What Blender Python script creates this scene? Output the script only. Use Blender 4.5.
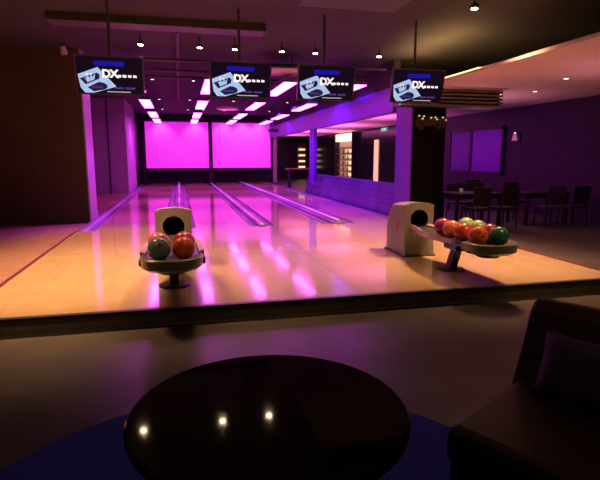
import bpy, bmesh, math, random
from mathutils import Vector, Matrix
R = math.radians
random.seed(4)
for o in list(bpy.data.objects): bpy.data.objects.remove(o)
SC = bpy.context.scene
COL = SC.collection

# ---------------------------------------------------------------- camera
cam_d = bpy.data.cameras.new('camera'); cam = bpy.data.objects.new('camera', cam_d); COL.objects.link(cam)
cam_d.sensor_fit = 'HORIZONTAL'; cam_d.sensor_width = 36.0; cam_d.lens = 500.0 / 600.0 * 36.0
cam_d.clip_start = 0.05; cam_d.clip_end = 200
cam.location = (0, 0, 1.40)
cam.rotation_euler = (R(90 - 9.425), 0, -R(13.427))
SC.camera = cam
# ---------------------------------------------------------------- world and exposure
w = bpy.data.worlds.new('world'); SC.world = w; w.use_nodes = True
w.node_tree.nodes['Background'].inputs[0].default_value = (0.60, 0.32, 0.30, 1)
w.node_tree.nodes['Background'].inputs[1].default_value = 0.03
SC.view_settings.view_transform = 'Standard'; SC.view_settings.look = 'None'
SC.view_settings.gamma = 1; SC.view_settings.exposure = 0.0
try: SC.view_settings.use_curve_mapping = False
except Exception: pass

# ---------------------------------------------------------------- lamps
def spot(name, loc, target, power, color, angle=80, blend=0.8, size=0.05):
    l = bpy.data.lights.new(name, 'SPOT'); l.energy = power; l.color = color
    l.spot_size = R(angle); l.spot_blend = blend; l.shadow_soft_size = size
    o = bpy.data.objects.new(name, l); COL.objects.link(o); o.location = loc
    d = Vector(target) - Vector(loc); o.rotation_euler = d.to_track_quat('-Z', 'Y').to_euler()
    return o
def area(name, loc, size, power, color, rot=(0, 0, 0)):
    l = bpy.data.lights.new(name, 'AREA'); l.shape = 'RECTANGLE'; l.size = size[0]; l.size_y = size[1]
    l.energy = power; l.color = color
    o = bpy.data.objects.new(name, l); COL.objects.link(o); o.location = loc; o.rotation_euler = rot
    return o
WARM = (1.0, 0.53, 0.24); MAG = (1.0, 0.03, 0.95); PUR = (0.16, 0.01, 1.0)
DL_X = (-0.6, 0.45, 1.1, 2.0, 2.67, 4.0)
# warm downlights over the approach
for x, p in ((-1.6, 900), (0.6, 300), (2.67, 480), (4.4, 850)):
    spot('approach_lamp', (x, 6.5, 3.38), (x, 6.5, 0), p * 1.55, WARM, 90, 0.9, 0.25)
for x, p in ((-1.1, 620), (2.0, 260), (4.0, 520)):
    spot('approach_lamp', (x, 9.9, 3.38), (x, 9.2, 0), p * 1.5, (1.0, 0.42, 0.24), 74, 0.9, 0.6)
for x, p in ((-1.4, 330), (1.0, 150), (4.0, 300)):
    spot('front_row_lamp', (x, 3.4, 3.38), (x, 6.6, 0), p * 1.2, (1.0, 0.55, 0.28), 58, 0.8, 0.2)
for x in (-2.5, 1.0, 4.5):
    spot('seating_lamp', (x, 1.0, 3.4), (x, 2.6, 0), 16, (1.0, 0.6, 0.35), 120, 0.9)
# magenta wash on the lanes and on the two end screens
for x in (-0.9, 0.75, 2.45, 4.08):
    for y, p in ((12.35, 95), (16.6, 120), (20.7, 120), (24.2, 100)):
        spot('lane_wash_lamp', (x, y, 2.97), (x, y, 0), p * 3.0, (1.0, 0.11, 0.70), 64, 0.9)
for x in (-0.85, 0.9, 2.35, 3.35, 4.2):
    spot('screen_wash_lamp', (x, 26.9, 3.42), (x, 27.5, 2.0), 60, (1.0, 0.25, 0.9), 95, 0.9, 0.03)
# purple wash on the wall right of the lanes and on the left piers
for y in (13.0, 15.0, 17.3, 20, 23):
    spot('side_wash_lamp', (3.6, y, 3.3), (4.9, y, 1.0), 420, PUR, 120, 0.9)
for y in (12.0, 22.5):
    spot('side_wash_lamp', (-0.4, y, 3.4), (-1.95, y, 1.4), 700, (0.6, 0.03, 1.0), 80, 0.9)
for y, p in ((7.5, 14), (11.0, 18), (18, 14)):
    spot('seating_area_lamp', (7.2, y, 2.78), (7.2, y, 0), p*4, (1.0, 0.45, 0.35), 120, 0.9)
spot('seating_area_lamp', (7.6, 12.0, 2.7), (9.4, 12.5, 1.6), 12, (0.25, 0.01, 1.0), 130, 0.9)
for y, p in ((6.5, 50), (11.0, 70), (17.0, 150), (22, 200), (27.0, 300), (32.0, 150)):
    spot('added_ceiling_fill', (7.0, y, 1.2), (7.0, y, 2.8), p * (2 if y > 15 else 1), (1.0, 0.42, 0.55) if y < 15 else (1.0, 0.22, 0.75), 150, 0.9)  # unseen fill without fixtures, added to brighten the lowered ceiling

# ---------------------------------------------------------------- materials
def mat(name, col, rough=0.5, metal=0.0, emit=None, es=0.0, noise=0.0, nscale=8.0, coat=0.0, spec=0.5, bump=0.0):
    m = bpy.data.materials.new(name); m.use_nodes = True; nt = m.node_tree
    b = nt.nodes['Principled BSDF']
    b.inputs['Base Color'].default_value = (*col, 1); b.inputs['Roughness'].default_value = rough
    b.inputs['Metallic'].default_value = metal; b.inputs['Specular IOR Level'].default_value = spec
    b.inputs['Coat Weight'].default_value = coat; b.inputs['Coat Roughness'].default_value = 0.08
    if emit: b.inputs['Emission Color'].default_value = (*emit, 1); b.inputs['Emission Strength'].default_value = es
    if noise or bump:
        tc = nt.nodes.new('ShaderNodeTexCoord'); n = nt.nodes.new('ShaderNodeTexNoise')
        n.inputs['Scale'].default_value = nscale; n.inputs['Detail'].default_value = 4
        nt.links.new(tc.outputs['Object'], n.inputs['Vector'])
        if noise:
            rmp = nt.nodes.new('ShaderNodeValToRGB')
            rmp.color_ramp.elements[0].position = 0.3; rmp.color_ramp.elements[1].position = 0.7
            rmp.color_ramp.elements[0].color = (*[c * (1 - noise) for c in col], 1)
            rmp.color_ramp.elements[1].color = (*[min(1, c * (1 + noise)) for c in col], 1)
            nt.links.new(n.outputs['Fac'], rmp.inputs['Fac']); nt.links.new(rmp.outputs['Color'], b.inputs['Base Color'])
        if bump:
            bp = nt.nodes.new('ShaderNodeBump'); bp.inputs['Strength'].default_value = bump
            nt.links.new(n.outputs['Fac'], bp.inputs['Height']); nt.links.new(bp.outputs['Normal'], b.inputs['Normal'])
    return m
def plank(name, c1, c2, mortar, rough, length=1.2, width=0.06, rotz=90):
    m = bpy.data.materials.new(name); m.use_nodes = True; nt = m.node_tree; b = nt.nodes['Principled BSDF']
    tc = nt.nodes.new('ShaderNodeTexCoord'); mp = nt.nodes.new('ShaderNodeMapping'); mp.inputs['Rotation'].default_value = (0, 0, R(rotz))
    br = nt.nodes.new('ShaderNodeTexBrick'); br.inputs['Scale'].default_value = 1.0
    br.inputs['Brick Width'].default_value = length; br.inputs['Row Height'].default_value = width
    br.inputs['Mortar Size'].default_value = 0.0015; br.inputs['Color1'].default_value = (*c1, 1)
    br.inputs['Color2'].default_value = (*c2, 1); br.inputs['Mortar'].default_value = (*mortar, 1)
    n = nt.nodes.new('ShaderNodeTexNoise'); n.inputs['Scale'].default_value = 3.0
    mx = nt.nodes.new('ShaderNodeMixRGB'); mx.blend_type = 'MULTIPLY'; mx.inputs[0].default_value = 0.25
    nt.links.new(tc.outputs['Object'], mp.inputs['Vector']); nt.links.new(mp.outputs['Vector'], br.inputs['Vector'])
    nt.links.new(tc.outputs['Object'], n.inputs['Vector'])
    nt.links.new(br.outputs['Color'], mx.inputs[1]); nt.links.new(n.outputs['Fac'], mx.inputs[2])
    nt.links.new(mx.outputs['Color'], b.inputs['Base Color']); b.inputs['Roughness'].default_value = rough
    b.inputs['Specular IOR Level'].default_value = 0.6; b.inputs['Coat Weight'].default_value = 0.7; b.inputs['Coat Roughness'].default_value = 0.06
    return m
M = dict(
    wood=plank('maple_boards', (0.66, 0.47, 0.28), (0.62, 0.43, 0.25), (0.59, 0.41, 0.24), 0.15),
    lane=plank('lane_boards', (0.68, 0.48, 0.34), (0.64, 0.45, 0.32), (0.62, 0.43, 0.30), 0.15, 2.0, 0.027),
    dullfloor=mat('dull_floor_tile', (0.085, 0.07, 0.062), 0.36, noise=0.25, nscale=2.5),
    leftfloor=mat('reddish_floor', (0.30, 0.17, 0.13), 0.35, noise=0.15),
    rightfloor=mat('brown_floor', (0.22, 0.14, 0.10), 0.4, noise=0.15, nscale=3),
    riser=mat('step_riser', (0.10, 0.085, 0.05), 0.5, noise=0.2),
    black=mat('black_trim', (0.012, 0.01, 0.012), 0.4),
    redtrim=mat('dark_red_trim', (0.12, 0.02, 0.025), 0.4),
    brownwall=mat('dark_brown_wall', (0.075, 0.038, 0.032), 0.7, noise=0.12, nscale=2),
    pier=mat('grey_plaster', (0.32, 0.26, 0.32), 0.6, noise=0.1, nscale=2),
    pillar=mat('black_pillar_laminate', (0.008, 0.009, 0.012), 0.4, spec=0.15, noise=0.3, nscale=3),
    darkwall=mat('charcoal_wall', (0.018, 0.013, 0.036), 0.45, noise=0.2, nscale=2),
    ceil=mat('dark_ceiling_paint', (0.045, 0.036, 0.038), 0.8, noise=0.2, nscale=1.5),
    violettint=mat('violet_light_tint', (0.11, 0.035, 0.36), 0.5, noise=0.1, nscale=1.5),  # purple wash light put into the base colour
    lowceil=mat('plaster_soffit', (0.70, 0.48, 0.50), 0.6, noise=0.05, nscale=1),
    duct=mat('duct_metal', (0.10, 0.08, 0.08), 0.5, 0.3, noise=0.15),
    gutter=mat('grey_gutter_plastic', (0.20, 0.17, 0.30), 0.25),
    cap=mat('polished_metal_cap', (0.9, 0.88, 0.92), 0.28, 0.35),
    board=mat('lacquered_board', (0.07, 0.04, 0.20), 0.25, noise=0.3, nscale=1.2),
    glassdark=mat('dark_glass_panel', (0.02, 0.018, 0.03), 0.15),
    screen=mat('projection_screen', (0.35, 0.35, 0.35), 0.7, emit=(0.74, 0.014, 0.72), es=1.0),
    panel=mat('light_panel_diffuser', (0.8, 0.8, 0.8), 0.5, emit=(1.0, 0.078, 0.98), es=12.0),
    lampwarm=mat('downlight_lens', (0.8, 0.8, 0.8), 0.4, emit=(1.0, 0.72, 0.40), es=120.0),
    lampdim=mat('downlight_lens_dim', (0.8, 0.8, 0.8), 0.4, emit=(1.0, 0.8, 0.85), es=2.5),
    bulb=mat('small_warm_bulb', (0.8, 0.7, 0.5), 0.4, emit=(0.9, 0.60, 0.38), es=0.7),
    cove=mat('cove_strip', (0.8, 0.8, 0.8), 0.4, emit=(1.0, 0.62, 0.20), es=3.0),
    amber=mat('amber_strip', (0.8, 0.8, 0.8), 0.4, emit=(1.0, 0.50, 0.22), es=0.95),
    shelfglow=mat('shelf_backlight', (0.8, 0.8, 0.8), 0.4, emit=(1.0, 0.76, 0.46), es=1.2),
    shelfglowdim=mat('shelf_backlight_low', (0.5, 0.4, 0.3), 0.4, emit=(1.0, 0.62, 0.35), es=0.25),
    shelfwood=mat('shelf_board', (0.25, 0.15, 0.08), 0.5),
    green=mat('exit_green', (0.1, 0.5, 0.3), 0.4, emit=(0.05, 0.75, 0.40), es=0.4),
    white=mat('white_lettering', (0.8, 0.8, 0.8), 0.4, emit=(0.95, 0.95, 1.0), es=1.0),
    violetwin=mat('violet_lit_glass', (0.03, 0.02, 0.05), 0.2, emit=(0.09, 0.001, 0.27), es=0.6),
    violetwin2=mat('violet_lit_glass_dim', (0.03, 0.02, 0.05), 0.2, emit=(0.05, 0.001, 0.18), es=0.5),
    frame=mat('dark_frame', (0.02, 0.015, 0.03), 0.4),
    tvcase=mat('tv_casing', (0.10, 0.075, 0.08), 0.35),
    tvscreen=mat('tv_black_screen', (0.004, 0.003, 0.006), 0.5, spec=0.08, emit=(0.006, 0.002, 0.009), es=1.0),
    tvblue=mat('tv_blue_banner', (0, 0, 0.1), 0.4, emit=(0.010, 0.006, 0.36), es=0.9),
    tvcard=mat('tv_pale_blue_card', (0.2, 0.3, 0.4), 0.4, emit=(0.36, 0.50, 0.78), es=1.0),
    tvnavy=mat('tv_navy', (0, 0, 0.02), 0.4, emit=(0.010, 0.010, 0.05), es=1.0),
    tvviolet=mat('tv_violet', (0.05, 0.02, 0.1), 0.4, emit=(0.13, 0.05, 0.30), es=1.0),
    tvgrey=mat('tv_grey_line', (0.3, 0.3, 0.3), 0.4, emit=(0.42, 0.40, 0.48), es=1.0),
    hood=mat('beige_plastic', (0.22, 0.19, 0.18), 0.35, noise=0.06),
    dark_mat=mat('dark_violet_mat', (0.03, 0.015, 0.03), 0.6),
    hole=mat('black_rubber', (0.008, 0.006, 0.006), 0.8),
    tray=mat('olive_grey_plastic', (0.24, 0.24, 0.17), 0.3, noise=0.08),
    rail=mat('mauve_rail_plastic', (0.35, 0.20, 0.26), 0.3),
    blue=mat('blue_plastic', (0.015, 0.015, 0.20), 0.35),
    post=mat('dark_steel', (0.05, 0.045, 0.04), 0.4, 0.4),
    emblem=mat('red_emblem', (0.35, 0.06, 0.12), 0.4),
    table=mat('black_gloss_top', (0.002, 0.002, 0.002), 0.05, spec=0.5),
    rug=mat('navy_rug', (0.014, 0.04, 0.40), 0.9, noise=0.2, nscale=40, bump=0.1),
    leather=mat('dark_brown_leather', (0.040, 0.016, 0.012), 0.38, noise=0.2, nscale=10, bump=0.08),
    cushion=mat('violet_cushion_cloth', (0.05, 0.02, 0.09), 0.7, noise=0.2),
    furn=mat('dark_furniture', (0.022, 0.016, 0.03), 0.4),
    seat=mat('seat_violet_reflection', (0.05, 0.02, 0.09), 0.5),  # dark seat with its purple reflection put into the colour
    leaf=mat('dark_leaves', (0.09, 0.08, 0.06), 0.6),
    bottle=mat('amber_bottle', (0.35, 0.16, 0.05), 0.2),
    cup=mat('white_ceramic', (0.7, 0.7, 0.75), 0.3, emit=(0.5, 0.3, 0.8), es=0.15),  # faint violet emission stands in for purple light on the cup
)
def ballmat(name, c1, c2):
    m = bpy.data.materials.new(name); m.use_nodes = True; nt = m.node_tree; b = nt.nodes['Principled BSDF']
    tc = nt.nodes.new('ShaderNodeTexCoord'); n = nt.nodes.new('ShaderNodeTexNoise'); n.inputs['Scale'].default_value = 9; n.inputs['Detail'].default_value = 3
    n.inputs['Distortion'].default_value = 1.2
    r = nt.nodes.new('ShaderNodeValToRGB'); r.color_ramp.elements[0].position = 0.38; r.color_ramp.elements[1].position = 0.62
    r.color_ramp.elements[0].color = (*c1, 1); r.color_ramp.elements[1].color = (*c2, 1)
    nt.links.new(tc.outputs['Object'], n.inputs['Vector']); nt.links.new(n.outputs['Fac'], r.inputs['Fac']); nt.links.new(r.outputs['Color'], b.inputs['Base Color'])
    b.inputs['Roughness'].default_value = 0.22
    return m

M['table'].node_tree.nodes['Principled BSDF'].inputs['IOR'].default_value = 1.22
# ---------------------------------------------------------------- helpers
class MB:
    def __init__(s): s.v = []; s.f = []; s.mi = []; s.mats = []
    def m(s, mt):
        if mt not in s.mats: s.mats.append(mt)
        return s.mats.index(mt)
    def add(s, vs, fs, mt=None):
        o = len(s.v); s.v += [Vector(v) for v in vs]; k = s.m(mt) if mt else 0
        for f in fs: s.f.append([i + o for i in f]); s.mi.append(k)
        return s
    def box(s, a, b, mt=None):
        (x0, y0, z0), (x1, y1, z1) = a, b
        vs = [(x0, y0, z0), (x1, y0, z0), (x1, y1, z0), (x0, y1, z0), (x0, y0, z1), (x1, y0, z1), (x1, y1, z1), (x0, y1, z1)]
        return s.add(vs, [(0, 3, 2, 1), (4, 5, 6, 7), (0, 1, 5, 4), (1, 2, 6, 5), (2, 3, 7, 6), (3, 0, 4, 7)], mt)
    def tube(s, p0, p1, r0, r1=None, n=16, mt=None):
        r1 = r0 if r1 is None else r1; p0 = Vector(p0); p1 = Vector(p1); d = (p1 - p0).normalized()
        a = d.orthogonal().normalized(); b = d.cross(a)
        vs = [p0 + (a * math.cos(t) + b * math.sin(t)) * r0 for t in [2 * math.pi * i / n for i in range(n)]]
        vs += [p1 + (a * math.cos(t) + b * math.sin(t)) * r1 for t in [2 * math.pi * i / n for i in range(n)]]
        fs = [(i, (i + 1) % n, (i + 1) % n + n, i + n) for i in range(n)] + [tuple(range(n - 1, -1, -1)), tuple(range(n, 2 * n))]
        return s.add(vs, fs, mt)
    def lathe(s, prof, c=(0, 0), n=48, sx=1, sy=1, mt=None):
        vs = []; fs = []
        for r, z in prof:
            for i in range(n):
                t = 2 * math.pi * i / n; vs.append((c[0] + sx * r * math.cos(t), c[1] + sy * r * math.sin(t), z))
        for k in range(len(prof) - 1):
            for i in range(n): fs.append((k * n + i, k * n + (i + 1) % n, (k + 1) * n + (i + 1) % n, (k + 1) * n + i))
        fs.append(tuple(range(n - 1, -1, -1))); fs.append(tuple((len(prof) - 1) * n + i for i in range(n)))
        return s.add(vs, fs, mt)
    def prism(s, poly, f, mt=None):          # f(u, v, k) -> point, k = 0 front, 1 back
        n = len(poly); vs = [f(u, v, 0) for u, v in poly] + [f(u, v, 1) for u, v in poly]
        fs = [tuple(range(n)), tuple(range(2 * n - 1, n - 1, -1))] + [(i, i + n, (i + 1) % n + n, (i + 1) % n) for i in range(n)]
        return s.add(vs, fs, mt)
    def build(s, name, mt=None, parent=None, bevel=0, smooth=False, loc=None):
        me = bpy.data.meshes.new(name); me.from_pydata([tuple(v) for v in s.v], [], s.f)
        for q in (s.mats or [mt]): me.materials.append(q)
        if s.mats:
            for p, k in zip(me.polygons, s.mi): p.material_index = k
        bm = bmesh.new(); bm.from_mesh(me); bmesh.ops.recalc_face_normals(bm, faces=bm.faces); bm.to_mesh(me); bm.free()
        if smooth:
            me.polygons.foreach_set('use_smooth', [True] * len(me.polygons))
            try: me.set_sharp_from_angle(angle=R(40))
            except Exception: pass
        o = bpy.data.objects.new(name, me); COL.objects.link(o)
        if parent: o.parent = parent
        if loc: o.location = loc
        if bevel:
            b = o.modifiers.new('bevel', 'BEVEL'); b.width = bevel; b.segments = 3; b.limit_method = 'ANGLE'
        return o
def tag(o, label=None, cat=None, group=None, kind=None):
    if label: o['label'] = label
    if cat: o['category'] = cat
    if group: o['group'] = group
    if kind: o['kind'] = kind
    return o
def empty(name, loc=(0, 0, 0), rz=0, label=None, cat=None, group=None):
    o = bpy.data.objects.new(name, None); COL.objects.link(o); o.location = loc; o.rotation_euler = (0, 0, rz)
    o.empty_display_size = 0.1
    return tag(o, label, cat, group)
def copy_tree(o, parent=None):
    c = o.copy(); COL.objects.link(c); c.parent = parent
    for ch in list(o.children): copy_tree(ch, c)
    return c
def struct(name, mb, mt, label, cat, **k):
    return tag(mb.build(name, mt, **k), label, cat, kind='structure')

# ================================================================ SETTING
struct('floor', MB().box((-9, -3, -0.25), (14, 4.67, -0.15)).box((5.10, 4.67, -0.25), (14, 40, -0.15)), M['dullfloor'], 'dull brown tiled lower floor in front of and right of the raised approach', 'floor')
struct('floor', MB().box((-1.94, 4.72, -0.15), (5.04, 10.1, 0.0)), M['wood'], 'glossy orange-lit maple board approach in front of the lanes', 'approach floor')
struct('floor', MB().box((-9, 4.72, -0.15), (-1.99, 28.6, -0.012)), M['leftfloor'], 'reddish floor strip left of the approach below the brown pier', 'floor')
struct('trim_1', MB().box((-9, 4.68, -0.15), (5.10, 4.72, -0.022)), M['riser'], 'dark olive riser of the step up to the approach', 'step riser')
struct('trim_2', MB().box((-9, 4.66, -0.022), (5.12, 4.72, 0.004)), M['black'], 'black nosing along the front edge of the approach', 'step edge')
struct('trim_3', MB().box((-1.99, 4.72, -0.15), (-1.94, 10.1, 0.008)), M['redtrim'], 'dark red strip along the left edge of the approach', 'floor trim')
struct('trim_4', MB().box((5.04, 4.72, -0.15), (5.10, 10.1, 0.008)), M['redtrim'], 'dark red strip along the right edge of the approach', 'floor trim')
struct('trim_13', MB().box((-1.93, 11.5, -0.012), (-1.90, 12.42, 3.6)), M['pier'], 'added pale facing for the violet-lit lane side of the brown pier', 'wall facing')  # paler than the pier, added so its lit side comes out bright
# left side: near pier, recessed wall, far pier
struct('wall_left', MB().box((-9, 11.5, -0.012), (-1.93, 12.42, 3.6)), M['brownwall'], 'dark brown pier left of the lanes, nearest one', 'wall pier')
struct('wall_left', MB().box((-3.5, 12.42, -0.012), (-3.2, 20.6, 3.6)), M['pier'], 'recessed grey plaster wall lit violet between the left piers', 'wall')
struct('wall_left', MB().box((-3.5, 20.6, -0.012), (-1.95, 24.6, 3.6)), M['pier'], 'violet-lit plaster pier beside the far end of the left lane', 'wall pier')
struct('trim_5', MB().box((-2.62, 20.57, -0.01), (-2.58, 20.60, 3.6)), M['darkwall'], 'vertical seam strip on the far left pier', 'wall trim')
struct('wall_left', MB().box((-3.5, 24.6, -0.012), (-2.0, 28.6, 3.6)), M['darkwall'], 'dark wall beside the left end screen', 'wall')
# back wall behind the screens with the lane pit
bw = MB().box((-3.5, 28.9, -0.15), (5.4, 29.1, 3.6)).box((-2.0, 27.6, 0.62), (5.35, 27.75, 3.6))
struct('wall_back', bw, M['darkwall'], 'black back wall with the dark pit under the end screens', 'wall')
struct('trim_6', MB().box((-2.0, 27.6, 0.60), (5.35, 27.9, 0.66)), M['black'], 'black ledge under the two end screens', 'ledge')
for i, x in enumerate((-1.75, 1.65, 5.13)):
    struct('trim_%d' % (7 + i), MB().box((x - 0.09, 27.35, 0.0), (x + 0.09, 27.6, 3.5)), M['black'] if i != 2 else M['pier'],
           ['black post left of the left end screen', 'black post between the two end screens', 'violet-lit post right of the right end screen'][i], 'post')
# ceiling
struct('ceiling', MB().box((-9, -3, 3.6), (4.86, 29.1, 3.7)), M['ceil'], 'dark open ceiling above the lanes and seating', 'ceiling')
struct('ceiling', MB().box((4.86, -3, 3.6), (14, 40, 3.7)), M['ceil'], 'dark ceiling above the lowered right soffit', 'ceiling')
struct('ceiling', MB().box((5.02, 3.5, 2.8), (9.6, 36.3, 2.9)), M['lowceil'], 'lowered mauve plaster ceiling over the right seating area', 'lowered ceiling')
struct('trim_10', MB().box((4.86, 3.5, 2.8), (5.02, 11.1, 2.84)), M['lowceil'], 'thin lip of the lowered ceiling holding the cove light', 'cove lip')
struct('trim_14', MB().box((4.86, 11.1, 3.0), (5.02, 36.3, 3.6)), M['ceil'], 'dark upper part of the beam over the right side of the lanes', 'beam')  # same fascia as the violet band; light fading upward put into darker colour
struct('wall_right', MB().box((4.86, 11.1, 2.42), (5.02, 36.3, 3.0)), M['violettint'], 'purple-lit fascia beam above the right side of the lanes', 'fascia')
# right room
struct('wall_right', MB().box((9.4, -3, -0.15), (9.6, 36.3, 3.6)), M['darkwall'], 'dark far wall of the right seating area', 'wall')
struct('wall_back', MB().box((4.9, 36.1, -0.15), (9.6, 36.3, 3.6)), M['darkwall'], 'dark end wall far behind the right seating area', 'wall')
hw = MB()
for k in range(6): hw.box((4.83 + 0.03 * k, 10.95, 0.0 + 0.13 * k), (5.02, 19.4, 0.125 + 0.13 * k))
struct('wall_right', hw, M['board'], 'purple-lit low wall of stepped lacquered boards right of the lanes', 'half wall', bevel=0.008)
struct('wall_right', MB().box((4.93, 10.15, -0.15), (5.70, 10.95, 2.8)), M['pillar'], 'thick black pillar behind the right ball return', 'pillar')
struct('trim_11', MB().box((4.89, 10.15, 0.0), (4.93, 10.95, 2.8)), M['violettint'], 'purple-lit face panel on the lane side of the black pillar', 'pillar panel')  # lane side of the pillar, violet light put into its colour
struct('wall_right', MB().box((4.90, 18.3, 0.0), (5.02, 18.95, 2.42)), M['violettint'], 'narrow purple-lit post at the far end of the low wall', 'post')
struct('wall_front', MB().box((-9, -3.1, -0.15), (9.6, -3.0, 3.6)), M['darkwall'], 'dark wall behind the viewer', 'wall')

# window and door on the far right wall
wn = MB().box((9.34, 13.25, 0.90), (9.40, 13.35, 2.30)).box((9.34, 16.25, 0.90), (9.40, 16.35, 2.30)).box((9.34, 13.25, 2.22), (9.40, 16.35, 2.32)).box((9.34, 13.25, 0.85), (9.40, 16.35, 0.95)).box((9.34, 14.92, 0.9), (9.40, 15.04, 2.3))
wo = struct('window_1', wn, M['frame'], 'violet glowing two-pane window on the far right wall', 'window')
MB().box((9.37, 13.35, 0.95), (9.39, 14.92, 2.22)).build('pane', M['violetwin'], wo)
MB().box((9.37, 15.04, 0.95), (9.39, 16.25, 2.22)).build('pane', M['violetwin2'], wo)
dr = struct('door_1', MB().box((9.33, 20.9, -0.15), (9.40, 23.35, 2.72)).box((9.33, 23.37, -0.15), (9.40, 25.8, 2.72)), M['glassdark'], 'tall dark double door with a glowing amber strip on the right wall', 'door')
MB().box((9.28, 22.85, 0.15), (9.33, 23.3, 2.22)).build('light_strip', M['amber'], dr)
struct('trim_12', MB().box((9.33, 29.4, -0.15), (9.40, 36.0, 2.74)), M['glassdark'], 'dark glass panel beyond the lit display shelf', 'wall panel')

# ================================================================ LANES
lanes = [(-1.60, -0.36, 'leftmost of the four bowling lanes'), (0.27, 1.38, 'second bowling lane from the left, right of the near ball return'),
         (1.87, 2.95, 'third bowling lane from the left, running to the right end screen'), (3.62, 4.60, 'rightmost bowling lane beside the low purple wall')]
for x0, x1, s in lanes:
    t = empty('bowling_lane', ((x0 + x1) / 2, 10.1, 0), 0, 'long magenta-lit wooden lane, ' + s, 'bowling lane', 'bowling lanes'); wdt = (x1 - x0) / 2
    MB().box((-wdt, 0.0, -0.10), (wdt, 18.4, 0.0)).build('lane_surface', M['lane'], t)
    for k in range(7):
        ax = (k - 3) * 0.13; ay = 4.6 - abs(k - 3) * 0.28
        MB().add([(ax - 0.016, ay, 0.001), (ax + 0.016, ay, 0.001), (ax, ay + 0.16, 0.001)], [(0, 1, 2)]).build('aiming_arrow', M['redtrim'], t)
def channel(x0, x1, parent, name='channel'):
    n = 10; vs = []; fs = []; L = 18.4; xc = (x0 + x1) / 2; r = (x1 - x0) / 2
    sec = [(xc + r * math.cos(math.pi + math.pi * i / n), 0.012 + 0.085 * math.sin(math.pi + math.pi * i / n)) for i in range(n + 1)]
    sec += [(x1, -0.12), (x0, -0.12)]
    m = len(sec); vs = [(x, 0, z) for x, z in sec] + [(x, L, z) for x, z in sec]
    for i in range(m): fs.append((i, (i + 1) % m, (i + 1) % m + m, i + m))
    fs += [tuple(range(m)), tuple(range(2 * m - 1, m - 1, -1))]
    return MB().add(vs, fs).build(name, M['gutter'], parent, smooth=True)
for x0, x1, kind, lab in ((-1.93, -1.60, 0, 'single purple gutter along the left side of the leftmost lane'),
                    (-0.36, 0.27, 2, 'double purple gutter with bright ball track running behind the near ball return'),
                    (1.38, 1.87, 1, 'double purple gutter between the second and third lanes, flat centre cap'),
                    (2.95, 3.62, 2, 'double purple gutter with bright ball track running towards the right ball return'),
                    (4.60, 4.82, 0, 'single gutter at the foot of the low purple wall')):
    c = (x0 + x1) / 2; h = (x1 - x0) / 2
    t = empty('gutter', (c, 10.1, 0), 0, lab, 'gutter', 'lane gutters')
    if kind == 0:
        channel(-h + 0.04, h - 0.01, t); MB().box((-h, 0, -0.1), (-h + 0.04, 18.4, 0.02)).build('edge_strip', M['gutter'], t)
        MB().box((h - 0.01, 0, -0.1), (h, 18.4, 0.004)).build('edge_strip', M['gutter'], t)
    else:
        g = 0.17 if kind == 1 else 0.20
        channel(-h, -h + g, t); channel(h - g, h, t)
        MB().box((-h + g, 0, -0.10), (h - g, 18.4, 0.022)).build('divider', M['gutter'], t, bevel=0.008)
        if kind == 2: MB().tube((0, 0.05, 0.045), (0, 18.3, 0.045), 0.036, n=12).build('ball_track', M['cap'], t, smooth=True)
        else: MB().box((-0.025, 0.05, 0.022), (0.025, 18.3, 0.032)).build('centre_cap', M['cap'], t)

# end screens
for x0, x1, s in ((-1.66, 1.56, 'left glowing magenta end screen above the left lane pair'), (1.76, 4.90, 'right glowing magenta end screen above the right lane pair')):
    t = empty('projection_screen', ((x0 + x1) / 2, 27.5, 0.66), 0, s, 'screen', 'end screens'); q = (x1 - x0) / 2
    MB().box((-q, -0.02, 0.16), (q, 0.02, 2.54)).build('screen_surface', M['screen'], t)
    fr = MB().box((-q, -0.03, 0.10), (q, 0.06, 0.16)).box((-q, -0.03, 2.54), (q, 0.06, 2.60)).box((-q - 0.0, 0.02, 0.0), (q, 0.08, 2.6))
    fr.build('screen_frame', M['frame'], t)

# ceiling light panels
lab_row = {-0.9: 'over the leftmost lane', 0.75: 'over the second lane', 2.45: 'over the third lane', 4.08: 'over the rightmost lane'}
lab_col = ['nearest of its row', 'second of its row', 'third of its row', 'farthest of its row']
proto = empty('ceiling_light_panel', (0, 0, 0))
MB().box((-0.17, -1.22, 0.02), (0.17, 1.22, 0.10)).build('housing', M['duct'], proto)
MB().box((-0.145, -1.19, 0.0), (0.145, 1.19, 0.02)).build('diffuser', M['panel'], proto)
for sy in (-0.9, 0.9): MB().tube((0, sy, 0.10), (0, sy, 0.60), 0.008, n=8).build('suspension_rod', M['duct'], proto)
first = True
for x in (-0.9, 0.75, 2.45, 4.08):
    for j, y in enumerate((12.35, 16.6, 20.7, 24.2)):
        o = proto if first else copy_tree(proto); first = False
        o.location = (x, y, 3.0)
        tag(o, 'long pink-white hanging light panel %s, %s' % (lab_row[x], lab_col[j]), 'ceiling light', 'light panels above the lanes')

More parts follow.
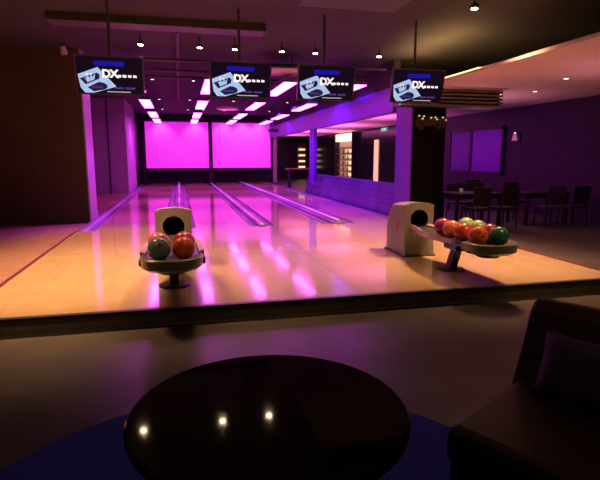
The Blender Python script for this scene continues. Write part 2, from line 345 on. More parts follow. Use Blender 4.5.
# ceiling downlights
def make_dl(mt):
    p = empty('downlight', (0, 0, 0))
    MB().tube((0, 0, 0.0), (0, 0, 0.06), 0.05, n=20).build('can', M['ceil'], p, smooth=True)
    MB().tube((0, 0, -0.006), (0, 0, 0.0), 0.042, n=20).build('lens', mt, p)
    MB().tube((0, 0, 0.06), (0, 0, 0.20), 0.012, n=8).build('stem', M['duct'], p)
    return p
dA = make_dl(M['lampwarm']); dB = make_dl(M['lampdim']); useA = useB = True
rowname = {6.5: 'near row over the front of the approach', 9.9: 'row over the foul line', 14.1: 'row over the near part of the lanes', 18.8: 'row over the middle of the lanes', 22.6: 'row over the far part of the lanes'}
colname = ['first', 'second', 'third', 'fourth', 'fifth', 'sixth']
for y in rowname:
    for i, x in enumerate(DL_X):
        if y > 12 and i in (4,): continue
        if y < 12: o = dA if useA else copy_tree(dA); useA = False
        else: o = dB if useB else copy_tree(dB); useB = False
        o.location = (x, y, 3.40)
        tag(o, 'small round ceiling downlight, %s from the left, %s' % (colname[i], rowname[y]), 'downlight', 'ceiling downlights')
for x, y, s in ((7.5, 9.65, 'in the lowered mauve ceiling, middle of three'), (6.82, 7.97, 'in the lowered mauve ceiling, nearest of three'), (7.08, 10.3, 'in the lowered mauve ceiling beside the slatted grille end')):
    p = empty('recessed_downlight', (x, y, 2.80), 0, 'small recessed downlight ' + s, 'downlight', 'recessed downlights')
    MB().tube((0, 0, -0.012), (0, 0, 0.0), 0.06, n=20).build('ring', M['lowceil'], p)
    MB().tube((0, 0, -0.016), (0, 0, -0.012), 0.04, n=20).build('lens', M['lampdim'], p)
# cove light strip
tag(MB().box((4.90, 7.75, 2.84), (4.98, 10.6, 2.875)).build('cove_light_strip', M['cove']), 'bright warm light strip in the cove above the lowered ceiling edge', 'cove light')
area('cove_glow_lamp', (4.94, 9.5, 2.95), (0.1, 2.3), 36, (1.0, 0.62, 0.22), (R(180), R(25), 0))
# ducts, conduits, rods
tag(MB().box((-1.9, 8.75, 3.48), (1.5, 9.15, 3.6)).build('air_duct', M['duct']), 'dull rectangular air duct crossing the ceiling above the televisions', 'duct')
for y, z, s in ((11.4, 3.42, 'nearest'), (12.6, 3.40, 'middle'), (13.6, 3.40, 'farthest')):
    tag(MB().tube((-1.9, y, z), (4.8, y, z), 0.035, n=10).build('ceiling_pipe', M['duct'], smooth=True), 'thin dark pipe crossing the ceiling over the lanes, %s of three' % s, 'pipe', 'ceiling pipes')
tag(MB().tube((0.05, 9.35, 3.54), (0.05, 20, 3.54), 0.04, n=10).build('sprinkler_pipe', M['duct'], smooth=True), 'dark pipe running lengthwise under the ceiling left of the second television', 'pipe')
rf = empty('ceiling_raft', (2.3, 11.2, 3.22), 0, 'flat mauve panel hung under the ceiling right of the second television', 'ceiling panel')
MB().box((-0.35, -0.4, 0), (0.35, 0.45, 0.04)).build('board', M['lowceil'], rf, bevel=0.01)
for sx in (-0.2, 0.2): MB().tube((sx, 0, 0.04), (sx, 0, 0.38), 0.006, n=8).build('rod', M['duct'], rf)
rf = empty('ceiling_raft', (2.2, 6.1, 3.34), 0, 'wide pale panel hung under the ceiling over the front of the approach', 'ceiling panel')
MB().box((-0.62, -0.65, 0), (0.72, 0.65, 0.04)).build('board', M['duct'], rf, bevel=0.01)
for sx in (-0.4, 0.4): MB().tube((sx, 0, 0.04), (sx, 0, 0.26), 0.006, n=8).build('rod', M['duct'], rf)
rl = empty('round_ceiling_lamp', (1.92, 19.9, 3.2), 0, 'round dull pink disc lamp hanging between the light panel rows', 'ceiling lamp')
MB().lathe([(0.0, 0.0), (0.42, 0.0), (0.46, 0.02), (0.46, 0.08), (0.0, 0.08)]).build('shade', M['lowceil'], rl)
MB().lathe([(0.0, -0.01), (0.36, -0.01), (0.36, 0.0), (0.0, 0.0)]).build('diffuser', mat('pink_lens', (0.6, 0.3, 0.4), 0.4, emit=(0.45, 0.08, 0.22), es=1.0), rl)
MB().tube((0, 0, 0.08), (0, 0, 0.4), 0.012, n=8).build('stem', M['duct'], rl)
tb = empty('truss_bar', (1.6, 26.0, 3.14), 0, 'thin grey hanging bar above the end screens', 'hanging bar')
MB().tube((-3.4, 0, 0), (3.3, 0, 0), 0.028, n=10).build('bar', M['duct'], tb, smooth=True)
for x in (-2.55, 2.3): MB().tube((x, 0, 0.028), (x, 0, 0.46), 0.012, n=8).build('rod', M['duct'], tb)
pj = empty('projector', (4.22, 22.9, 2.52), 0, 'small dark projector hanging in front of the right end screen', 'projector')
MB().box((-0.22, -0.18, 0), (0.22, 0.18, 0.14)).build('body', M['post'], pj, bevel=0.02)
MB().tube((0.08, 0.18, 0.07), (0.08, 0.24, 0.07), 0.05, n=16).build('lens', M['hole'], pj)
MB().tube((0, 0, 0.14), (0, 0, 1.08), 0.02, n=10).build('ceiling_pole', M['duct'], pj)
MB().box((-0.07, -0.07, 1.05), (0.07, 0.07, 1.08)).build('mount_plate', M['duct'], pj)
# slatted grille
vg = empty('slatted_grille', (5.5, 9.75, 2.44), 0, 'long brown slatted grille box hanging below the lowered ceiling behind the right television', 'grille')
MB().box((-1.05, 0.12, 0.0), (1.3, 0.38, 0.355)).build('box', M['darkwall'], vg)
for k in range(5): MB().box((-1.05, 0.0, 0.01 + 0.074 * k), (1.3, 0.12, 0.045 + 0.074 * k)).build('slat', mat('slat_bronze_%d' % k, (0.20, 0.21, 0.15), 0.3), vg)

# ================================================================ TELEVISIONS
def text_mesh(s, size):
    cu = bpy.data.curves.new('lettering', 'FONT'); cu.body = s; cu.size = size; cu.align_x = 'CENTER'; cu.align_y = 'CENTER'; cu.offset = size * 0.035; cu.resolution_u = 3
    o = bpy.data.objects.new('lettering', cu); COL.objects.link(o)
    dg = bpy.context.evaluated_depsgraph_get(); dg.update(); me = o.evaluated_get(dg).to_mesh()
    vs = [(v.co.x, v.co.y) for v in me.vertices]; fs = [tuple(p.vertices) for p in me.polygons]
    o.evaluated_get(dg).to_mesh_clear(); bpy.data.objects.remove(o); bpy.data.curves.remove(cu)
    return vs, fs
W, Hh = 0.89, 0.50
def tv():
    t = empty('television', (0, 0, 0))
    body = MB().box((-W / 2 - 0.02, 0.0, -Hh / 2 - 0.02), (W / 2 + 0.02, 0.05, Hh / 2 + 0.02))
    body.box((-0.28, 0.05, -0.15), (0.28, 0.08, 0.16)); hs = body.build('casing', M['tvcase'], t, bevel=0.006)
    fr = MB()
    for a, b in (((-W / 2 - 0.02, -0.008, Hh / 2), (W / 2 + 0.02, 0, Hh / 2 + 0.02)), ((-W / 2 - 0.02, -0.008, -Hh / 2 - 0.02), (W / 2 + 0.02, 0, -Hh / 2)),
                 ((-W / 2 - 0.02, -0.008, -Hh / 2), (-W / 2, 0, Hh / 2)), ((W / 2, -0.008, -Hh / 2), (W / 2 + 0.02, 0, Hh / 2))): fr.box(a, b)
    fr.build('bezel', M['tvcase'], t)
    sc = MB().box((-W / 2, -0.003, -Hh / 2), (W / 2, 0, Hh / 2)).build('display', M['tvscreen'], t)
    def pt(u, v, d): return ((u - 0.5) * W, -0.003 - d, (0.5 - v) * Hh)
    def poly(ps, d, mt, mb): mb.add([pt(u, v, d) for u, v in ps], [tuple(range(len(ps)))], mt)
    # blue banner at the top
    b = MB(); poly([(.27, .11), (.72, .11), (.74, .17), (.71, .245), (.28, .245), (.26, .18)], .001, M['tvblue'], b); b.build('blue_banner', M['tvblue'], sc)
    # pale tilted card
    b = MB(); poly([(.015, .49), (.32, .28), (.585, .80), (.24, .985), (.10, .985), (.04, .84)], .001, M['tvcard'], b); b.build('pale_card', M['tvcard'], sc)
    b = MB(); poly([(.04, .60), (.31, .43), (.345, .50), (.33, .60), (.12, .76)], .002, M['tvnavy'], b)
    el = [(.145, .84), (.30, .70)] + [(.30 + .13 * math.sin(a) + .02, .80 - .115 * math.cos(a)) for a in [math.pi * k / 10 for k in range(11)]] + [(.24, .955)]
    poly(el, .002, M['tvnavy'], b)
    poly([(.10, .53), (.13, .60), (.155, .51), (.19, .575), (.22, .47), (.235, .56), (.275, .46), (.26, .62), (.15, .70)], .003, M['tvcard'], b)
    b.build('card_emblem', M['tvnavy'], sc)
    # bold letters, squares
    for ch, du in (('D', -.06), ('X', .06)):
        vs, fs = text_mesh(ch, 0.15)
        MB().add([(x * 1.05 + (.505 + du - .5) * W, -0.007, y + (0.5 - .46) * Hh) for x, y in vs], fs).build('bold_letter', M['white'], sc)
    for u, s in ((.645, .026), (.72, .028), (.80, .026), (.88, .026)):
        b = MB(); poly([(u - s, .505 - s * 1.3), (u + s, .505 - s), (u + s, .505 + s * 1.4), (u - s, .505 + s * 1.2)], .004, M['white'], b); b.build('white_block', M['white'], sc)
    for u in (.15, .21):
        b = MB(); poly([(u - .012, .46), (u + .012, .46), (u + .012, .495), (u - .012, .495)], .004, M['white'], b); b.build('white_block', M['white'], sc)
    for k in range(12):
        if k == 5: continue
        b = MB(); u = .57 + k * .026; poly([(u, .815), (u + .016, .815), (u + .016, .865), (u, .865)], .002, M['tvviolet'], b); b.build('caption_mark', M['tvviolet'], sc)
    for k in range(6):
        b = MB(); u = .215 + k * .028; poly([(u, .80), (u + .014, .80), (u + .014, .845), (u, .845)], .003, M['tvviolet'], b); b.build('caption_mark', M['tvviolet'], sc)
    b = MB(); poly([(.44, .935), (.80, .935), (.80, .96), (.44, .96)], .002, M['tvgrey'], b); b.build('grey_line', M['tvgrey'], sc)
    return t
def add_mount(t, tilt, z):
    # vertical pole in world space: parented under the tilted television, so undo the tilt
    a = -tilt; mb = MB(); rot = Matrix.Rotation(a, 3, 'X')
    mb.tube(rot @ Vector((0, 0.14, 0.0)), rot @ Vector((0, 0.14, 3.595 - z)), 0.022, n=12)
    mb.build('ceiling_pole', M['duct'], t, smooth=True)
    MB().box((-0.05, 0.08, -0.05), (0.05, 0.15, 0.05)).build('bracket', M['duct'], t)
TILT = R(13)
first = None
for x, s in ((-0.905, 'leftmost of the four hanging televisions, above the left lane'), (0.965, 'second hanging television from the left'),
             (2.315, 'third hanging television from the left'), (3.885, 'rightmost hanging television, beside the warm cove light')):
    if first is None: first = tv(); add_mount(first, TILT, 2.55); t = first
    else: t = copy_tree(first)
    t.location = (x - 0.01, 7.87, 2.55); t.rotation_euler = (TILT, 0, 0)
    tag(t, 'black television with pale tilted card, ' + s, 'television', 'televisions above the approach')

# ================================================================ BALL RETURNS
def ball_return(loc, lab):
    t = empty('ball_return', loc, 0, lab, 'ball return', 'ball returns')
    # hood: rounded-top body, Y from 1.4 (front) to 2.1 behind the rack origin
    hwid, hz, yf, yb = 0.225, 0.728, 0.0, 0.68
    n = 48; hr = 0.135; hc = (0.0, 0.53)
    def outer(a):
        # ray from hole centre to outline of the rounded-top front
        dx, dz = math.cos(a), math.sin(a); best = 9
        if dx > 1e-6: best = min(best, (hwid - hc[0]) / dx)
        if dx < -1e-6: best = min(best, (-hwid - hc[0]) / dx)
        if dz < -1e-6: best = min(best, (0 - hc[1]) / dz)
        if dz > 1e-6:
            lo, hi = 0, best
            for _ in range(40):
                m_ = (lo + hi) / 2; x = hc[0] + dx * m_; z = hc[1] + dz * m_
                top = hz + 0.04 * (1 - abs(x / hwid) ** 2.5) if abs(x) <= hwid else hz
                if z < top: lo = m_
                else: hi = m_
            best = lo
        return hc[0] + dx * best, hc[1] + dz * best
    angs = sorted([2 * math.pi * k / n for k in range(n)] + [math.atan2(-hc[1], hwid) % (2 * math.pi), math.atan2(-hc[1], -hwid) % (2 * math.pi), math.atan2(hz - hc[1], hwid), math.pi - math.atan2(hz - hc[1], hwid)])
    N = len(angs); ring = [outer(a) for a in angs]
    vs = []; fs = []
    for x, z in ring: vs.append((x, yf + (0.05 if z > 0.3 else 0.05 * z / 0.3), z))          # front outline, leaning back slightly
    for a in angs: vs.append((hc[0] + hr * math.cos(a), yf + 0.045, hc[1] + hr * math.sin(a)))    # hole edge
    for a in angs: vs.append((hc[0] + hr * math.cos(a), yf + 0.50, hc[1] + hr * math.sin(a)))     # hole depth
    for x, z in ring: vs.append((x * 0.96, yb - 0.22 * max(0, (z - 0.35) / 0.4) ** 2, z * 0.97))
    for i in range(N):
        j = (i + 1) % N
        fs += [(i, j, N + j, N + i), (i, 3 * N + i, 3 * N + j, j)]
    fs.append(tuple(range(3 * N, 4 * N)))
    MB().add(vs, fs).build('hood', M['hood'], t, smooth=True)
    vs2 = [vs[N + i] for i in range(N)] + [vs[2 * N + i] for i in range(N)]
    MB().add(vs2, [(i, (i + 1) % N, (i + 1) % N + N, i + N) for i in range(N)] + [tuple(range(N, 2 * N))]).build('ball_tunnel', M['hole'], t, smooth=True)
    MB().box((-0.245, -0.02, 0.0), (0.245, 0.70, 0.025)).build('plinth', M['post'], t, bevel=0.008)
    q = MB()
    for (yy, zz, r) in ((0.27, 0.44, 0.05), (0.30, 0.37, 0.035)):
        q.tube((-0.2265, yy, zz), (-0.221, yy, zz), r, n=16)
    q.build('side_emblem', M['emblem'], t)
    # rack rails: rear section of the rack, narrow at the hood, wide at the middle
    def loft(name, outline, ztop, zbot, lip, mt):
        n_ = len(outline); cx = sum(p[0] for p in outline) / n_; cy = sum(p[1] for p in outline) / n_
        vs = []; fs = []
        levels = [(0.82, zbot), (0.97, zbot + 0.03), (1.0, ztop), (0.94, ztop + 0.012), (0.86, ztop - 0.01), (0.80, ztop - lip)]
        for sc_, z in levels:
            for x, y in outline: vs.append((cx + (x - cx) * sc_, cy + (y - cy) * sc_, z - (0.055 * max(0, min(1, (y - cy - 0.05) / 0.15)) if z > 0.40 else 0)))
        for k in range(len(levels) - 1):
            for i in range(n_): fs.append((k * n_ + i, k * n_ + (i + 1) % n_, (k + 1) * n_ + (i + 1) % n_, (k + 1) * n_ + i))
        fs += [tuple(range(n_ - 1, -1, -1)), tuple((len(levels) - 1) * n_ + i for i in range(n_))]
        return MB().add(vs, fs).build(name, mt, t, smooth=True)
    lobe = [(0.29 * math.copysign(abs(math.cos(a)) ** 0.85, math.cos(a)), -1.61 + 0.29 * math.copysign(abs(math.sin(a)) ** 0.8, math.sin(a))) for a in [2 * math.pi * k / 48 for k in range(48)]]
    loft('tray', lobe, 0.475, 0.36, 0.042, M['tray'])
    MB().prism([(p[0] * 0.80, -1.61 + (p[1] + 1.61) * 0.80) for p in lobe], lambda u, v, k: (u, v, 0.434 - 0.005 * k)).build('tray_mat', M['dark_mat'], t)
    MB().lathe([(0.0, 0.315), (0.12, 0.315), (0.17, 0.365), (0.0, 0.365)], c=(0, -1.62), n=32).build('tray_underside', M['post'], t, smooth=True)
    rail = []
    for s_ in (-1, 1):
        mb = MB(); pts = [(0.10, 0.02, 0.43), (0.13, -0.25, 0.42), (0.22, -0.5, 0.425), (0.255, -0.8, 0.43), (0.262, -1.36, 0.445)]
        for p, q_ in zip(pts[:-1], pts[1:]):
            (x0, y0, z0), (x1, y1, z1) = p, q_
            vs = [(s_ * x0, y0, z0 - .03), (s_ * (x0 + .05), y0, z0 - .03), (s_ * (x0 + .05), y0, z0 + .035), (s_ * x0, y0, z0 + .02),
                  (s_ * x1, y1, z1 - .03), (s_ * (x1 + .05), y1, z1 - .03), (s_ * (x1 + .05), y1, z1 + .035), (s_ * x1, y1, z1 + .02)]
            mb.add(vs, [(0, 1, 2, 3), (7, 6, 5, 4), (0, 4, 5, 1), (1, 5, 6, 2), (2, 6, 7, 3), (3, 7, 4, 0)])
        mb.build('side_rail', M['rail'], t)
    bed = [(0.10, 0.03), (0.13, -0.25), (0.22, -0.5), (0.255, -0.8), (0.26, -1.36), (-0.26, -1.36), (-0.255, -0.8), (-0.22, -0.5), (-0.13, -0.25), (-0.10, 0.03)]
    MB().prism(bed, lambda u, v, k: (u, v, 0.425 - 0.03 * k)).build('ball_bed', M['post'], t)
    MB().box((-0.318, -1.50, 0.355), (0.318, -1.20, 0.428)).build('bracket', M['blue'], t, bevel=0.02)
    MB().prism([(-0.05, -0.06), (0.05, -0.06), (0.05, 0.06), (-0.05, 0.06)], lambda u, v, k: (u, -0.86 + v - 0.16 * k, 0.02 + 0.385 * k)).build('post', M['post'], t, bevel=0.01)
    MB().lathe([(0, 0.0), (0.17, 0.0), (0.17, 0.012), (0.14, 0.024), (0, 0.024)], c=(0, -0.86), n=40).build('base_plate', M['post'], t, smooth=True)
    return t
ball_return((-0.10, 6.42, 0), 'beige ball return with round hole and oval rack of four balls, left one')
ball_return((3.285, 6.42, 0), 'beige ball return with long rack of eight balls in front of the black pillar')

def ball_at(x, y, z, c1, c2, lab, group, rot):
    mb = MB(); r = 0.108; n = 40; m = 24; vs = [(0, 0, -r)]; fs = []
    for i in range(1, m):
        p = -math.pi / 2 + math.pi * i / m
        for j in range(n): vs.append((r * math.cos(p) * math.cos(2 * math.pi * j / n), r * math.cos(p) * math.sin(2 * math.pi * j / n), r * math.sin(p)))
    vs.append((0, 0, r)); L = len(vs) - 1
    for j in range(n): fs += [(0, 1 + (j + 1) % n, 1 + j), (L, L - n + j, L - n + (j + 1) % n)]
    for i in range(m - 2):
        for j in range(n): a = 1 + i * n; fs.append((a + j, a + (j + 1) % n, a + n + (j + 1) % n, a + n + j))
    mb.add(vs, fs)
    o = mb.build('bowling_ball', ballmat('resin_' + lab.split()[0], c1, c2), smooth=True); o.location = (x, y, z); o.rotation_euler = rot
    tag(o, lab, 'bowling ball', group)
    for dx, dy, rr in ((-0.012, 0.0, 0.011), (0.014, 0.0, 0.011), (0.0, -0.055, 0.013)):
        d = Vector((dx, dy, math.sqrt(0.108 ** 2 - dx * dx - dy * dy))).normalized()
        MB().tube(d * 0.1070, d * 0.1086, rr, n=14).build('finger_hole', M['hole'], o)
TL = 'balls on the left return'; TR = 'balls on the right return'; zb = 0.545
for a in [(-0.215, 4.82, zb, (0.10, 0.22, 0.23), (0.20, 0.24, 0.25), 'teal grey bowling ball at the front left of the left rack', TL, (0.5, 0.2, 0)),
          (0.01, 4.82, zb, (0.62, 0.07, 0.04), (0.72, 0.13, 0.05), 'orange red bowling ball at the front right of the left rack', TL, (-0.9, 0.4, 0)),
          (-0.225, 5.07, zb + 0.015, (0.60, 0.16, 0.13), (0.45, 0.17, 0.18), 'dusty red bowling ball behind the teal one on the left rack', TL, (0.2, 0.5, 0)),
          (0.015, 5.07, zb + 0.015, (0.40, 0.02, 0.04), (0.48, 0.05, 0.08), 'crimson bowling ball behind the orange red one on the left rack', TL, (0.3, -0.2, 0)),
          (3.17, 5.60, zb, (0.20, 0.01, 0.10), (0.33, 0.03, 0.14), 'purple red bowling ball nearest the hood of the right return', TR, (0.4, 0.2, 0)),
          (3.155, 5.36, zb, (0.62, 0.16, 0.05), (0.45, 0.16, 0.10), 'dull orange bowling ball, second in the front row of the right rack', TR, (0.9, 0.1, 0)),
          (3.155, 5.11, zb, (0.50, 0.04, 0.03), (0.60, 0.10, 0.04), 'red bowling ball beside the big orange one on the right rack', TR, (0.2, 0.8, 0)),
          (3.16, 4.82, zb, (0.75, 0.16, 0.02), (0.60, 0.09, 0.02), 'bright orange bowling ball in the front row of the right rack', TR, (0.9, -0.6, 0)),
          (3.38, 4.76, zb, (0.01, 0.16, 0.06), (0.03, 0.09, 0.05), 'dark green bowling ball at the tip of the right rack', TR, (0.3, 0.1, 0)),
          (3.43, 5.50, zb + .01, (0.26, 0.36, 0.14), (0.18, 0.28, 0.12), 'lime green bowling ball in the back row of the right rack, nearer the hood', TR, (0.3, 0.7, 0)),
          (3.43, 5.25, zb + .01, (0.22, 0.36, 0.16), (0.30, 0.40, 0.20), 'pale green bowling ball in the middle of the back row of the right rack', TR, (0.1, 0.3, 0)),
          (3.42, 4.99, zb, (0.35, 0.03, 0.04), (0.25, 0.02, 0.05), 'dark red bowling ball behind the green one on the right rack', TR, (0.5, 0.3, 0))]: ball_at(*a)

# ================================================================ FOREGROUND
rg = MB().lathe([(0, -0.15), (1.45, -0.15), (1.45, -0.147), (1.42, -0.145), (0, -0.145)], n=96).build('round_rug', M['rug'], smooth=True)
rg.location = (0.22, 1.68, 0); tag(rg, 'large dark blue round rug under the black round table', 'rug')
tt = empty('round_table', (0.255, 1.5, -0.145), 0, 'low round table with glossy black top in the foreground', 'table')
MB().lathe([(0, 0.705), (0.435, 0.705), (0.45, 0.715), (0.45, 0.732), (0.444, 0.738), (0, 0.738)], n=128).build('tabletop', M['table'], tt, smooth=True)
MB().lathe([(0, 0.03), (0.045, 0.03), (0.035, 0.1), (0.035, 0.62), (0.07, 0.705), (0, 0.705)], n=32).build('pedestal', M['post'], tt, smooth=True)
MB().lathe([(0, 0), (0.24, 0), (0.24, 0.012), (0.06, 0.03), (0, 0.03)], n=48).build('foot_plate', M['post'], tt, smooth=True)

sf = empty('leather_sofa', (1.03, 1.74, -0.15), R(28.6), 'dark brown leather sofa at the right edge beside the round table', 'sofa')
MB().box((0.03, -1.75, 0.06), (0.85, -0.01, 0.28)).build('base', M['leather'], sf, bevel=0.03)
for k in range(2):
    MB().box((0.0, -0.87 * (k + 1) + 0.005, 0.28), (0.70, -0.87 * k - 0.005, 0.455)).build('seat_cushion', M['leather'], sf, bevel=0.04)
pf = [(0.62, 0.28), (0.64, 0.42), (0.80, 0.78), (0.86, 0.83), (0.97, 0.81), (0.99, 0.74), (0.90, 0.1), (0.72, 0.1)]
MB().prism(pf, lambda u, v, k: (u, 0.02 - 1.79 * k, v)).build('backrest', M['leather'], sf, bevel=0.025)
for x in (0.08, 0.8):
    for y in (-0.08, -1.68): MB().tube((x, y, 0.0), (x, y, 0.07), 0.02, 0.025, n=12).build('leg', M['post'], sf)
cu = MB()
vs = []; fs = []; n = 12
for side in (1, -1):
    for i in range(n + 1):
        for j in range(n + 1):
            u = i / n * 2 - 1; v = j / n * 2 - 1; th_ = 0.07 * ((1 - u ** 4) * (1 - v ** 4)) ** 0.5
            vs.append((side * th_, u * 0.21 * (1 - 0.06 * (1 - v * v)), v * 0.15 * (1 - 0.06 * (1 - u * u))))
N1 = (n + 1) ** 2
for s_ in range(2):
    for i in range(n):
        for j in range(n): a = s_ * N1 + i * (n + 1) + j; fs.append((a, a + 1, a + n + 2, a + n + 1))
cu.add(vs, fs); co = cu.build('cushion', M['cushion'], smooth=True)
rz = Matrix.Rotation(R(28.6), 3, 'Z'); p = Vector((1.03, 1.74, -0.15)) + rz @ Vector((0.545, -0.36, 0.62))
co.location = p; co.rotation_euler = (0, R(22), R(28.6)); tag(co, 'dark violet cushion leaning on the back of the brown sofa', 'cushion')

# ================================================================ RIGHT SEATING AREA
def table_at(x, y, sx, sy, lab):
    t = empty('dining_table', (x, y, -0.15), 0, lab, 'table', 'dark tables in the seating area')
    MB().box((-sx / 2, -sy / 2, 0.71), (sx / 2, sy / 2, 0.75)).build('tabletop', M['furn'], t, bevel=0.008)
    MB().box((-sx / 2 + .06, -sy / 2 + .06, 0.63), (sx / 2 - .06, sy / 2 - .06, 0.71)).build('apron', M['furn'], t)
    for a in (-1, 1):
        for b in (-1, 1): MB().box((a * (sx / 2 - .07) - .03, b * (sy / 2 - .07) - .03, 0), (a * (sx / 2 - .07) + .03, b * (sy / 2 - .07) + .03, 0.71)).build('leg', M['furn'], t)
def chair_at(x, y, rz, lab, st=None):
    t = empty('dining_chair', (x, y, -0.15), R(rz), lab, 'chair', 'dark chairs in the seating area')
    MB().box((-.22, -.21, .42), (.22, .22, .48)).build('seat', st or M['furn'], t, bevel=.015)
    MB().prism([(-.2, .52), (.2, .52), (.22, .92), (-.22, .92)], lambda u, v, k: (u, .19 + .12 * (v - .48) + .03 * k, v)).build('backrest', st or M['furn'], t, bevel=.01)
    for a in (-1, 1):
        MB().tube((a * .19, -.18, .42), (a * .21, -.20, 0), .018, .013, n=8).build('leg', M['furn'], t)
        MB().tube((a * .19, .19, .52), (a * .20, .23, 0), .018, .013, n=8).build('leg', M['furn'], t)
table_at(6.5, 10.3, 1.2, 0.8, 'dark table just behind the right ball rack, left of the others')
table_at(8.2, 10.2, 1.2, 0.8, 'dark table at the right edge of the seating area')
table_at(8.2, 13.6, 1.2, 0.8, 'dark table farther back under the violet window')
chair_at(6.2, 9.62, 180, 'dark chair on the near side of the left table, left one')
chair_at(6.85, 9.60, 184, 'dark chair on the near side of the left table, right one')
chair_at(6.62, 10.98, 0, 'dark chair on the far side of the left table, left one')
chair_at(7.2, 11.05, -5, 'dark chair on the far side of the left table, right one')
chair_at(7.95, 9.5, 175, 'violet-lit chair on the near side of the right table, left one', M['seat'])
chair_at(8.6, 9.52, 180, 'dark chair on the near side of the right table, right one')
chair_at(8.2, 10.95, 0, 'dark chair on the far side of the right table')
chair_at(8.0, 12.85, 180, 'dark chair in front of the table under the window')
cp = MB().lathe([(0, 0), (0.035, 0), (0.045, 0.09), (0.041, 0.09), (0.033, 0.008), (0, 0.008)], n=24).build('cup', M['cup'], smooth=True)
cp.location = (6.25, 10.3, 0.60); tag(cp, 'small white cup on the left dark table', 'cup')
# bar ledge at the far end of the side room
bl = empty('high_table', (5.9, 24.5, -0.15), 0, 'small dark high table beyond the end of the low purple wall', 'table')
MB().box((-.75, -.35, 0.94), (.6, .35, 1.0)).build('tabletop', M['shelfwood'], bl)
for a in (-.6, .45): MB().box((a - .04, -.2, 0), (a + .04, .2, .94)).build('leg', M['furn'], bl)

# lit display shelf with bottles
ds = empty('display_shelf', (9.40, 27.5, 0), 0, 'bright backlit bottle shelf set against the far right wall', 'shelf')
MB().box((-0.04, -1.5, 0.1), (0.0, 1.5, 2.74)).build('back_panel', M['shelfglowdim'], ds)
MB().box((-0.30, -1.5, 2.28), (-0.04, 1.5, 2.70)).build('light_box', M['shelfglow'], ds)
MB().box((-0.34, -1.56, 0.1), (0.0, -1.5, 2.74)).build('side_panel', M['frame'], ds)
MB().box((-0.34, 1.5, 0.1), (0.0, 1.56, 2.74)).build('side_panel', M['frame'], ds)
for k in range(6): MB().box((-0.32, -1.5, 0.25 + 0.33 * k), (-0.04, 1.5, 0.29 + 0.33 * k)).build('shelf_board', M['shelfwood'], ds)
for k in range(5): MB().box((-0.10, -1.4, 0.36 + 0.33 * k), (-0.05, -0.2 + 0.1 * k, 0.50 + 0.33 * k)).build('backlight', M['shelfglow'], ds)
bprof = [(0, 0), (.05, 0), (.05, .15), (.02, .2), (.02, .26), (0, .26)]
names = ['lowest', 'second', 'third', 'fourth', 'fifth']
for k in range(5):
    for j, dy in enumerate((-0.5, 0.3, 1.0)):
        b = MB().lathe(bprof, n=12).build('bottle', M['bottle'], smooth=True); b.location = (9.40 - 0.2, 27.5 + dy, 0.29 + 0.33 * k)
        tag(b, 'amber bottle, %s from the right, on the %s board of the bright display shelf' % (['first', 'second', 'third'][j], names[k]), 'bottle', 'bottles on the display shelf')
d2 = empty('display_shelf', (8.72, 36.1, 0), 0, 'narrow warm-lit shelf on the end wall beyond the right seating area', 'shelf')
MB().box((-0.32, -0.04, 0.5), (0.32, 0.0, 2.4)).build('back_panel', M['shelfwood'], d2)
for k in range(5): MB().box((-0.32, -0.30, 0.5 + 0.42 * k), (0.32, -0.04, 0.54 + 0.42 * k)).build('shelf_board', M['shelfwood'], d2)
for k in range(4): MB().box((-0.22, -0.10, 0.62 + 0.42 * k), (0.26, -0.05, 0.74 + 0.42 * k)).build('backlight', M['shelfglow'], d2)
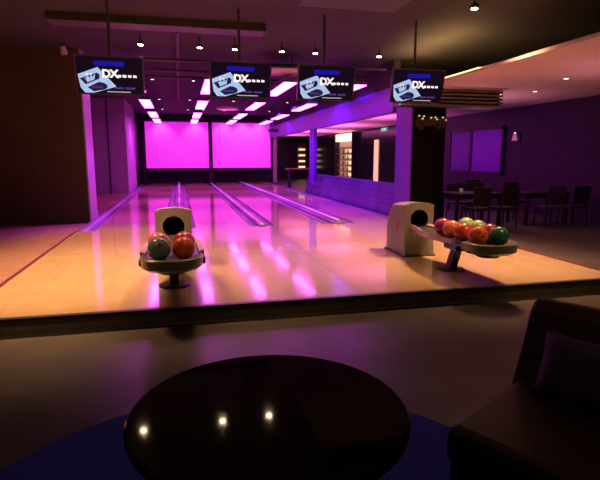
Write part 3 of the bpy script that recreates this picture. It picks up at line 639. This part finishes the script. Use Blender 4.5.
# exit sign, sconce
ex = MB().box((9.28, 21.8, 2.58), (9.33, 22.5, 2.74)).build('exit_sign', M['green']); tag(ex, 'small green glowing exit sign above the dark door', 'sign')
MB().add([(9.277, 21.95, 2.66), (9.277, 22.1, 2.71), (9.277, 22.1, 2.61)], [(0, 1, 2)]).box((9.276, 22.09, 2.65), (9.279, 22.35, 2.67)).build('arrow', M['white'], ex)
sw = empty('wall_sconce', (9.40, 12.6, 1.92), 0, 'small pinkish wall lamp on the dark right wall beside the violet window', 'wall lamp')
MB().box((-0.03, -0.05, -0.1), (0, 0.05, 0.14)).build('backplate', M['post'], sw)
MB().tube((-0.03, 0, 0.1), (-0.16, 0, 0.12), 0.01, n=8).build('arm', M['post'], sw)
MB().tube((-0.16, 0, -0.06), (-0.16, 0, 0.14), 0.08, 0.035, n=20).build('shade', mat('pink_glass', (0.4, 0.2, 0.3), 0.4, emit=(0.35, 0.10, 0.20), es=0.9), sw, smooth=True)
MB().tube((-0.16, 0, 0.14), (-0.16, 0, 0.16), 0.02, n=10).build('bulb', M['lampdim'], sw)
# garland of bulbs on the pillar
gl = empty('bulb_garland', (5.32, 10.15, 2.24), 0, 'dark leafy garland with small warm bulbs on the front of the black pillar', 'garland')
lf = MB(); random.seed(9)
for k in range(150):
    u = random.uniform(-0.36, 0.36); c = Vector((u, -0.04 - random.random() * 0.05, -0.02 - 0.35 * (0.5 - abs(abs(u) - 0.22)) * random.random() * 1.3))
    a = random.uniform(0, 6.28); d = Vector((math.cos(a), random.uniform(-.4, .4), math.sin(a))) * 0.045; e = d.cross(Vector((0, 1, 0))).normalized() * 0.016
    lf.add([c - d, c + e, c + d, c - e], [(0, 1, 2, 3)])
lf.build('leaves', M['leaf'], gl)
for u, v in ((-0.30, .03), (-0.22, -.03), (-0.19, .02), (-0.02, -.01), (0.08, .0), (0.12, -.04), (0.26, 0.0), (.33, -.05)):
    MB().tube((u, -0.10, v), (u, -0.07, v), 0.017, n=10).build('bulb', M['bulb'], gl)
MB().tube((-0.37, -0.03, 0.02), (0.37, -0.03, 0.02), 0.012, n=8).build('wire', M['post'], gl)
# fixed spotlight can on the brown pier
sp = empty('ceiling_spotlight', (-2.14, 11.2, 3.48), 0, 'small pale unlit spotlight at the top of the brown pier', 'spotlight')
MB().tube((0, 0, -0.05), (0, -0.12, 0.08), 0.07, 0.045, n=20).build('head', M['pier'], sp, smooth=True)
MB().tube((0, -0.08, 0.06), (0, -0.08, 0.12), 0.012, n=8).build('stem', M['duct'], sp)
